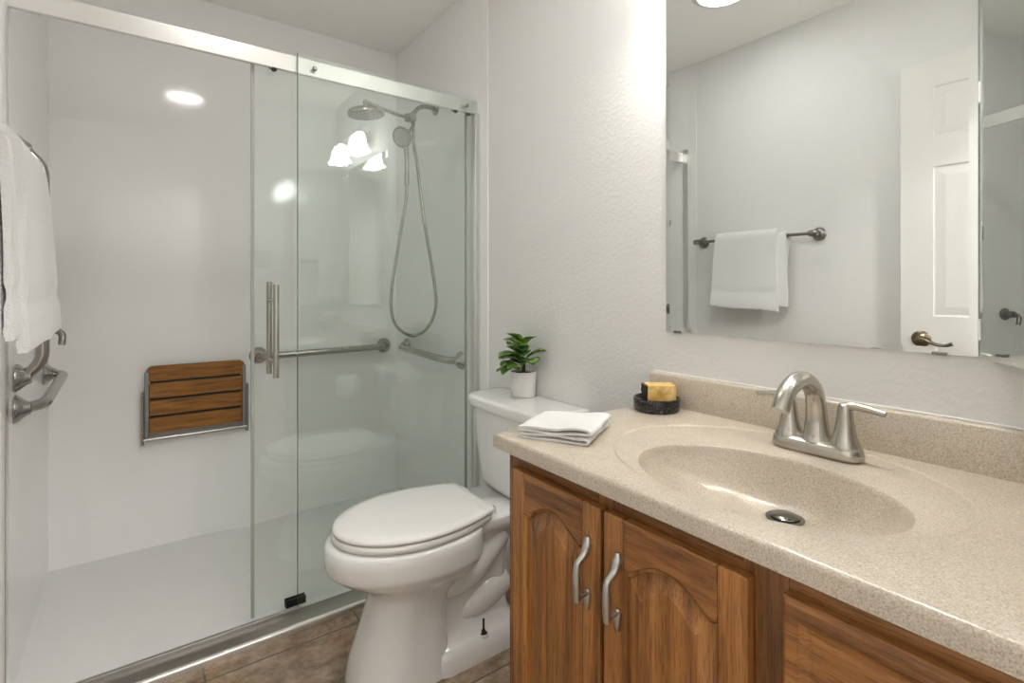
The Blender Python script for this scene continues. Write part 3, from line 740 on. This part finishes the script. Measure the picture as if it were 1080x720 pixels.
# ---------------------------------------------------------------- folded washcloth on the counter
def washcloth():
    ctr = Vector((.768, .853, ZT + .0005)); ux = Vector((.735 - .668, .742 - .868, 0)).normalized(); uy = Vector((-ux.y, ux.x, 0))
    if uy.x < 0: uy = -uy
    t = Thing('folded_washcloth', 'folded white washcloth at left corner of the counter', 'washcloth', ctr)
    W, Dp = .158, .156
    # folded stack profile (along u, height): spiral of three layers, fold at the right end
    def ribbon(pts, th, name, y0, y1, seed, wob=.0016, sub=None):
        P = catmull([(p[0], 0, p[1]) for p in pts], 7); n = len(P); rnd = random.Random(seed)
        ph = [rnd.uniform(0, 6) for _ in range(6)]; K = 26; bm = bmesh.new(); top = []; 
        for j in range(K + 1):
            y = y0 + (y1 - y0) * j / K; L = []
            for sgn in (1, -1):
                seq = range(n) if sgn == 1 else range(n - 1, -1, -1)
                for i in seq:
                    T = (P[min(i + 1, n - 1)] - P[max(i - 1, 0)]).normalized(); Nn = Vector((-T.z, 0, T.x))
                    e = th / 2 * (1 if 0 < i < n - 1 else .55)
                    p = P[i] + Nn * e * sgn
                    x = p.x + math.sin(y * 45 + ph[0]) * .0014 + math.sin(y * 130 + ph[1]) * .0006
                    z = max(.0004, p.z + math.sin(y * 38 + p.x * 60 + ph[2]) * wob * min(1, p.z / .012))
                    edge = 1 - .5 * max(0, abs(j / K - .5) * 2 - .9) / .1
                    yy = y + math.sin(p.x * 50 + ph[3] + p.z * 70) * .0022 * (1 if j in (0, K) else .6)
                    L.append(ctr + ux * x + uy * yy + Vector((0, 0, z * (1 if 0 < j < K else .985))))
            top.append(L)
        loops_bridge(bm, top); return t.part(name, bm, M['washcloth'], sub=sub, smooth=70)
    h = W / 2
    ribbon([(-h, .003), (-.04, .0028), (.02, .003), (h - .012, .0032), (h - .002, .008), (h - .012, .0135), (.02, .0122), (-.03, .0108), (-h + .004, .0098)], .0048, 'lower_fold', -Dp / 2, Dp / 2, 5)
    ribbon([(-h + .001, .0160), (-.03, .0168), (.01, .0175), (.045, .0190), (h - .006, .0215), (h + .004, .0250), (h - .004, .0305), (.045, .0300), (.01, .0262), (-.03, .0236), (-h + .002, .0215)], .0048, 'upper_fold', -Dp / 2 + .003, Dp / 2 - .001, 9)
washcloth()

# ---------------------------------------------------------------- towel bar and towel on the left wall
def towelbar():
    t = Thing('towel_bar', 'dark nickel towel bar on left wall, seen in the mirror', 'towel bar', (XL, 1.43, 1.387))
    xb = XL + .066; z = 1.387
    bm = bmesh.new(); tube(bm, [(xb, 1.105, z), (xb, 1.758, z)], .0075, 14); t.part('bar', bm, M['nickel_dark'])
    for y in (1.122, 1.738):
        bm = bmesh.new(); lathe(bm, [(.031, .0005), (.032, .004), (.026, .009), (.024, .014), (.015, .018), (.011, .030), (.011, .050)], (XL, y, z), (1, 0, 0), 28)
        lathe(bm, [(.001, -.021), (.013, -.019), (.016, -.006), (.016, .006), (.013, .019), (.001, .021)], (xb, y, z), (0, 1, 0), 20); t.part('post', bm, M['nickel_dark'])
towelbar()
def towel():
    xb = XL + .066; zb = 1.387
    t = Thing('hand_towel', 'white terry hand towel draped over the left wall towel bar', 'towel', (xb, 1.45, zb))
    def sheet(ya, yb, front, back, th, seed, name, lift):
        # profile across the bar: back hem -> over the bar -> front hem
        K = 44; bm = bmesh.new(); rnd = random.Random(seed); ph = [rnd.uniform(0, 6) for _ in range(6)]
        prof = []
        side = .018 + lift * .8; off = {'outer_layer': .053, 'inner_layer': .0175}[name]
        def fx(s): return xb + side + .020 * s ** .8
        for i in range(13):
            s = i / 12; z = back + (zb - back) * s; q = min(1, (1 - s) * 3.0); q = q * q * (3 - 2 * q)
            prof.append(((xb - side) * (1 - q) + (fx(1 - s) - off) * q, z, 1 - s))
        for i in range(1, 8): a = PI - PI * i / 8; prof.append((xb + side * math.cos(a), zb + (.0125 + lift) * math.sin(a), 0))
        for i in range(25): s = i / 24; z = zb + (front - zb) * s; prof.append((fx(s), z, s))
        rows = []
        for j in range(K + 1):
            f = j / K; L = []
            for sgn in (1, -1):
                idx = range(len(prof)) if sgn == 1 else range(len(prof) - 1, -1, -1)
                for i in idx:
                    x, z, s = prof[i]; a = prof[max(i - 1, 0)]; b = prof[min(i + 1, len(prof) - 1)]
                    T = Vector((b[0] - a[0], b[1] - a[1])).normalized(); Nn = Vector((-T.y, T.x))
                    isf = i > 19
                    band = 0
                    if isf and .72 < s < .80: band = -.0035
                    if isf and .955 < s < .975: band = .0015
                    e = th / 2 + band
                    y = ya + (yb - ya) * f
                    y += (-.012 * s if f < .5 else .012 * s) * (abs(f - .5) * 2) ** 2 * (1 if isf else .3) + math.sin(z * 32 + ph[4]) * .003 * s
                    wv = math.sin(f * 7 + 1.0 + z * 4) * .0045 * s + math.sin(f * 17 + 2.0 + z * 9) * .0018 * s
                    xx = x + Nn.x * e * sgn + wv * .6
                    zz = z + Nn.y * e * sgn + (math.sin(f * 6 + ph[2]) * .004 + (f - .5) * .024) * s
                    xx += (f - .5) * .012 * s
                    if isf and s > .965: xx -= (s - .965) * .05 * sgn
                    L.append((max(xx, XL + .004), y, zz))
            rows.append(L)
        loops_bridge(bm, rows); return t.part(name, bm, M['towel'], smooth=70)
    sheet(1.275, 1.603, 1.026, 1.05, .017, 2, 'outer_layer', .0190)
    sheet(1.238, 1.595, 1.050, 1.06, .013, 8, 'inner_layer', .003)
towel()

# ---------------------------------------------------------------- wall mirror and hinged side mirror
def bevel_mirror(bm, w, h, th=.005, bw=.012, bd=.0007):
    """bevelled plate in local (u,v,depth) -> returns loops as u,v,d"""
    def r(i, d): return [(i, i, d), (w - i, i, d), (w - i, h - i, d), (i, h - i, d)]
    return [r(0, 0), r(0, th - bd), r(bw, th), r(bw + .0004, th)]
def mirrors():
    z0, z1 = 1.012, 1.930
    t = Thing('wall_mirror', 'large wall mirror above the counter and faucet', 'mirror', (XR, .57, z0))
    ya, yb = .247, .899; bm = bmesh.new()
    L = [[(XR - .001 - d, yb - u, z0 + v) for u, v, d in l] for l in bevel_mirror(bm, yb - ya, z1 - z0)]
    loops_bridge(bm, L); t.part('glass', bm, M['mirror'], smooth=0)
    for y in (.862, .30):
        t.part('clip', B(XR - .009, XR - .001, y - .011, y + .011, z0 - .002, z0 + .004), M['nickel_dark'], bevel=.0008)
    d = Vector((-.849, -.528, 0)).normalized(); nrm = Vector((-d.y, d.x, 0))   # facing the shower
    if nrm.y < 0: nrm = -nrm
    o = Vector((XR - .010, .240, z0)); W = .34
    t = Thing('hinged_side_mirror', 'hinged side mirror swung open at right end of the wall mirror', 'mirror', o)
    bm = bmesh.new(); L = [[o + d * u + Vector((0, 0, v)) + nrm * dd for u, v, dd in l] for l in bevel_mirror(bm, W, z1 - z0, .004, .010, .0004)]
    loops_bridge(bm, L); t.part('glass', bm, M['mirror'], smooth=0)
    bm = bmesh.new(); q = [o - nrm * .0005, o + d * W - nrm * .0005, o + d * W - nrm * .014, o - nrm * .014]
    loops_bridge(bm, [[p + Vector((0, 0, z)) for p in q] for z in (0, z1 - z0)]); t.part('backing', bm, M['backing'], smooth=0)
    for z in (1.06, 1.47, 1.87):
        bm = bmesh.new(); tube(bm, [(XR - .009, .2425, z - .018), (XR - .009, .2425, z + .018)], .0035, 10); t.part('hinge', bm, M['trimwhite'])
mirrors()

# ---------------------------------------------------------------- entry door standing open against the left wall
def entry_door():
    x0, x1 = XL + .024, XL + .058; ya, yb, z0, z1 = .022, .782, .008, 2.045
    t = Thing('entry_door', 'white six-panel door open against left wall, seen in mirror', 'door', (x0, ya, 0))
    bm = bmesh.new(); st = .108; mid = .10; pw = ((yb - ya) - 2 * st - mid) / 2
    rows = [(.25, .80), (1.018, 1.615), (1.735, 1.935)]
    ys = [ya, ya + st, ya + st + pw, ya + st + pw + mid, yb - st, yb]
    zs = [z0] + [z for r in rows for z in r] + [z1]
    for i in range(5):
        for j in range(len(zs) - 1):
            isp = i in (1, 3) and j in (1, 3, 5)
            if not isp:
                box(bm, x0, x1, ys[i], ys[i + 1], zs[j], zs[j + 1])
    bmesh.ops.remove_doubles(bm, verts=bm.verts, dist=1e-5)
    # drop interior faces shared by two boxes
    seen = {}
    for f in bm.faces: seen.setdefault(tuple(sorted(v.index for v in f.verts)), []).append(f)
    bm.verts.index_update(); seen = {}
    for f in bm.faces: seen.setdefault(tuple(sorted(v.index for v in f.verts)), []).append(f)
    bmesh.ops.delete(bm, geom=[f for fs in seen.values() if len(fs) > 1 for f in fs], context='FACES')
    lf = t.part('leaf', bm, M['door'], smooth=0)
    for a, b in ((ys[1], ys[2]), (ys[3], ys[4])):
        for c, e in rows:
            bm = bmesh.new(); L = []
            for ins, dx in ((0, 0), (.005, -.004), (.010, -.004), (.038, -.0008), (.039, -.0008)):
                L.append([(x1 + dx, y, z) for y, z in ((a + ins, c + ins), (b - ins, c + ins), (b - ins, e - ins), (a + ins, e - ins))])
            loops_bridge(bm, L, cap0=False); t.part('panel', bm, M['door'], sub=lf, smooth=0)
    yc, zc = .712, .925
    bm = bmesh.new(); lathe(bm, [(.033, 0), (.033, .004), (.026, .010), (.014, .014), (.012, .040), (.001, .042)], (x1, yc, zc), (1, 0, 0), 28); hn = t.part('door_lever', bm, M['bronze'])
    bm = bmesh.new(); tube(bm, catmull([(x1 + .036, yc + .004, zc + .002), (x1 + .042, yc - .02, zc), (x1 + .044, yc - .055, zc - .014), (x1 + .042, yc - .085, zc - .018), (x1 + .042, yc - .108, zc - .010)], 6), [.010, .0085, .007, .006, .008], 12); t.part('grip', bm, M['bronze'], sub=hn)
    for z in (.25, 1.05, 1.85):
        bm = bmesh.new(); tube(bm, [(x0 + .01, ya - .006, z - .045), (x0 + .01, ya - .006, z + .045)], .006, 10); t.part('hinge', bm, M['bronze'])
entry_door()

# ---------------------------------------------------------------- small things seen only as reflections in the shower glass
bm = B(.655, .765, YF, YF + .006, 1.262, 1.385)
t = Thing('switch_plate', 'grey wall switch plate faintly mirrored in the shower glass', 'light switch', (.71, YF, 1.32))
t.part('plate', bm, M['plate'], bevel=.002)
for x in (.687, .733): t.part('rocker', B(x - .016, x + .016, YF + .006, YF + .010, 1.29, 1.357), M['plate'], bevel=.002)
t = Thing('toilet_paper_holder', 'toilet paper holder on the vanity side facing the toilet', 'toilet paper holder', (.93, .915, .60))
bm = bmesh.new(); lathe(bm, [(.022, 0), (.022, .006), (.008, .010), (.008, .066)], (1.0, .9148, .605), (0, 1, 0), 20); tube(bm, [(1.004, .980, .605), (.858, .980, .605)], .007, 12); t.part('arm', bm, M['nickel_dark'])
bm = bmesh.new(); pr = [(.020, -.05), (.056, -.05), (.056, .05), (.020, .05)]
lathe(bm, pr, (.93, .980, .605), (1, 0, 0), 40); t.part('paper_roll', bm, M['paper'], smooth=40)

# ---------------------------------------------------------------- lamps
def ceiling_light():
    c = (.283, 1.285, ZC)
    t = Thing('ceiling_light', 'round recessed ceiling light with bright white diffuser', 'ceiling light', c)
    bm = bmesh.new(); lathe(bm, [(.130, 0), (.130, .004), (.118, .012), (.106, .011), (.104, .004)], c, (0, 0, -1), 48, cap0=False, cap1=False); t.part('trim_ring', bm, M['trimwhite'])
    bm = bmesh.new(); lathe(bm, [(.1045, .003), (.1045, .006), (.09, .008), (.001, .009)], c, (0, 0, -1), 48); t.part('diffuser', bm, M['disc'])
ceiling_light()
def vanity_light():
    z = 2.05
    t = Thing('vanity_light', 'two-shade vanity light above the mirror, seen in glass reflections', 'wall lamp', (XR, .61, z))
    bm = B(XR - .022, XR - .0005, .48, .74, z - .04, z + .04); t.part('backplate', bm, M['nickel'], bevel=.006)
    for y in (.77, .45):
        bm = bmesh.new(); tube(bm, catmull([(XR - .02, .61 + (y - .61) * .6, z), (XR - .07, .61 + (y - .61) * .75, z + .05), (XR - .115, y, z + .02), (XR - .12, y, z - .02)], 7), .007, 10)
        lathe(bm, [(.018, 0), (.020, .004), (.018, .018)], (XR - .12, y, z - .005), (0, 0, -1), 20); t.part('arm', bm, M['nickel'])
        bm = bmesh.new()
        def wav(i, a, r, h): return (r * (1 + .035 * math.cos(a * 6) * (i / 8)), h + .004 * math.cos(a * 6) * (i / 8))
        pr = [(.020, .012), (.024, .020), (.030, .032), (.034, .048), (.037, .068), (.042, .088), (.050, .104), (.058, .114), (.062, .118)]
        lathe(bm, pr, (XR - .12, y, z), (0, 0, -1), 48, cap0=True, cap1=False, wav=wav)
        sh = t.part('shade', bm, M['shade'], smooth=60)
        bm = bmesh.new(); lathe(bm, [(.010, .015), (.012, .035), (.022, .058), (.0275, .078), (.026, .094), (.017, .106), (.001, .110)], (XR - .12, y, z), (0, 0, -1), 20)
        t.part('bulb', bm, M['bulb'], sub=sh)
vanity_light()
# unseen lamp added in the hallway behind the camera for flat fill
t = Thing('hall_fill_lamp', 'added round fill lamp on the hallway ceiling, unseen behind the doorway', 'ceiling light', (.60, -.80, ZC))
bm = bmesh.new(); lathe(bm, [(.17, 0), (.17, .02), (.15, .03)], (.60, -.80, ZC), (0, 0, -1), 40); t.part('fill_canopy', bm, M['nickel'])
ld = bpy.data.lights.new('hall_fill_light', 'AREA'); ld.shape = 'DISK'; ld.size = .30; ld.energy = P_HALL_FILL; ld.color = (1, .995, .985)
lo = bpy.data.objects.new('fill_light', ld); C.objects.link(lo); lo.parent = t.o; lo.location = (0, 0, -.035)
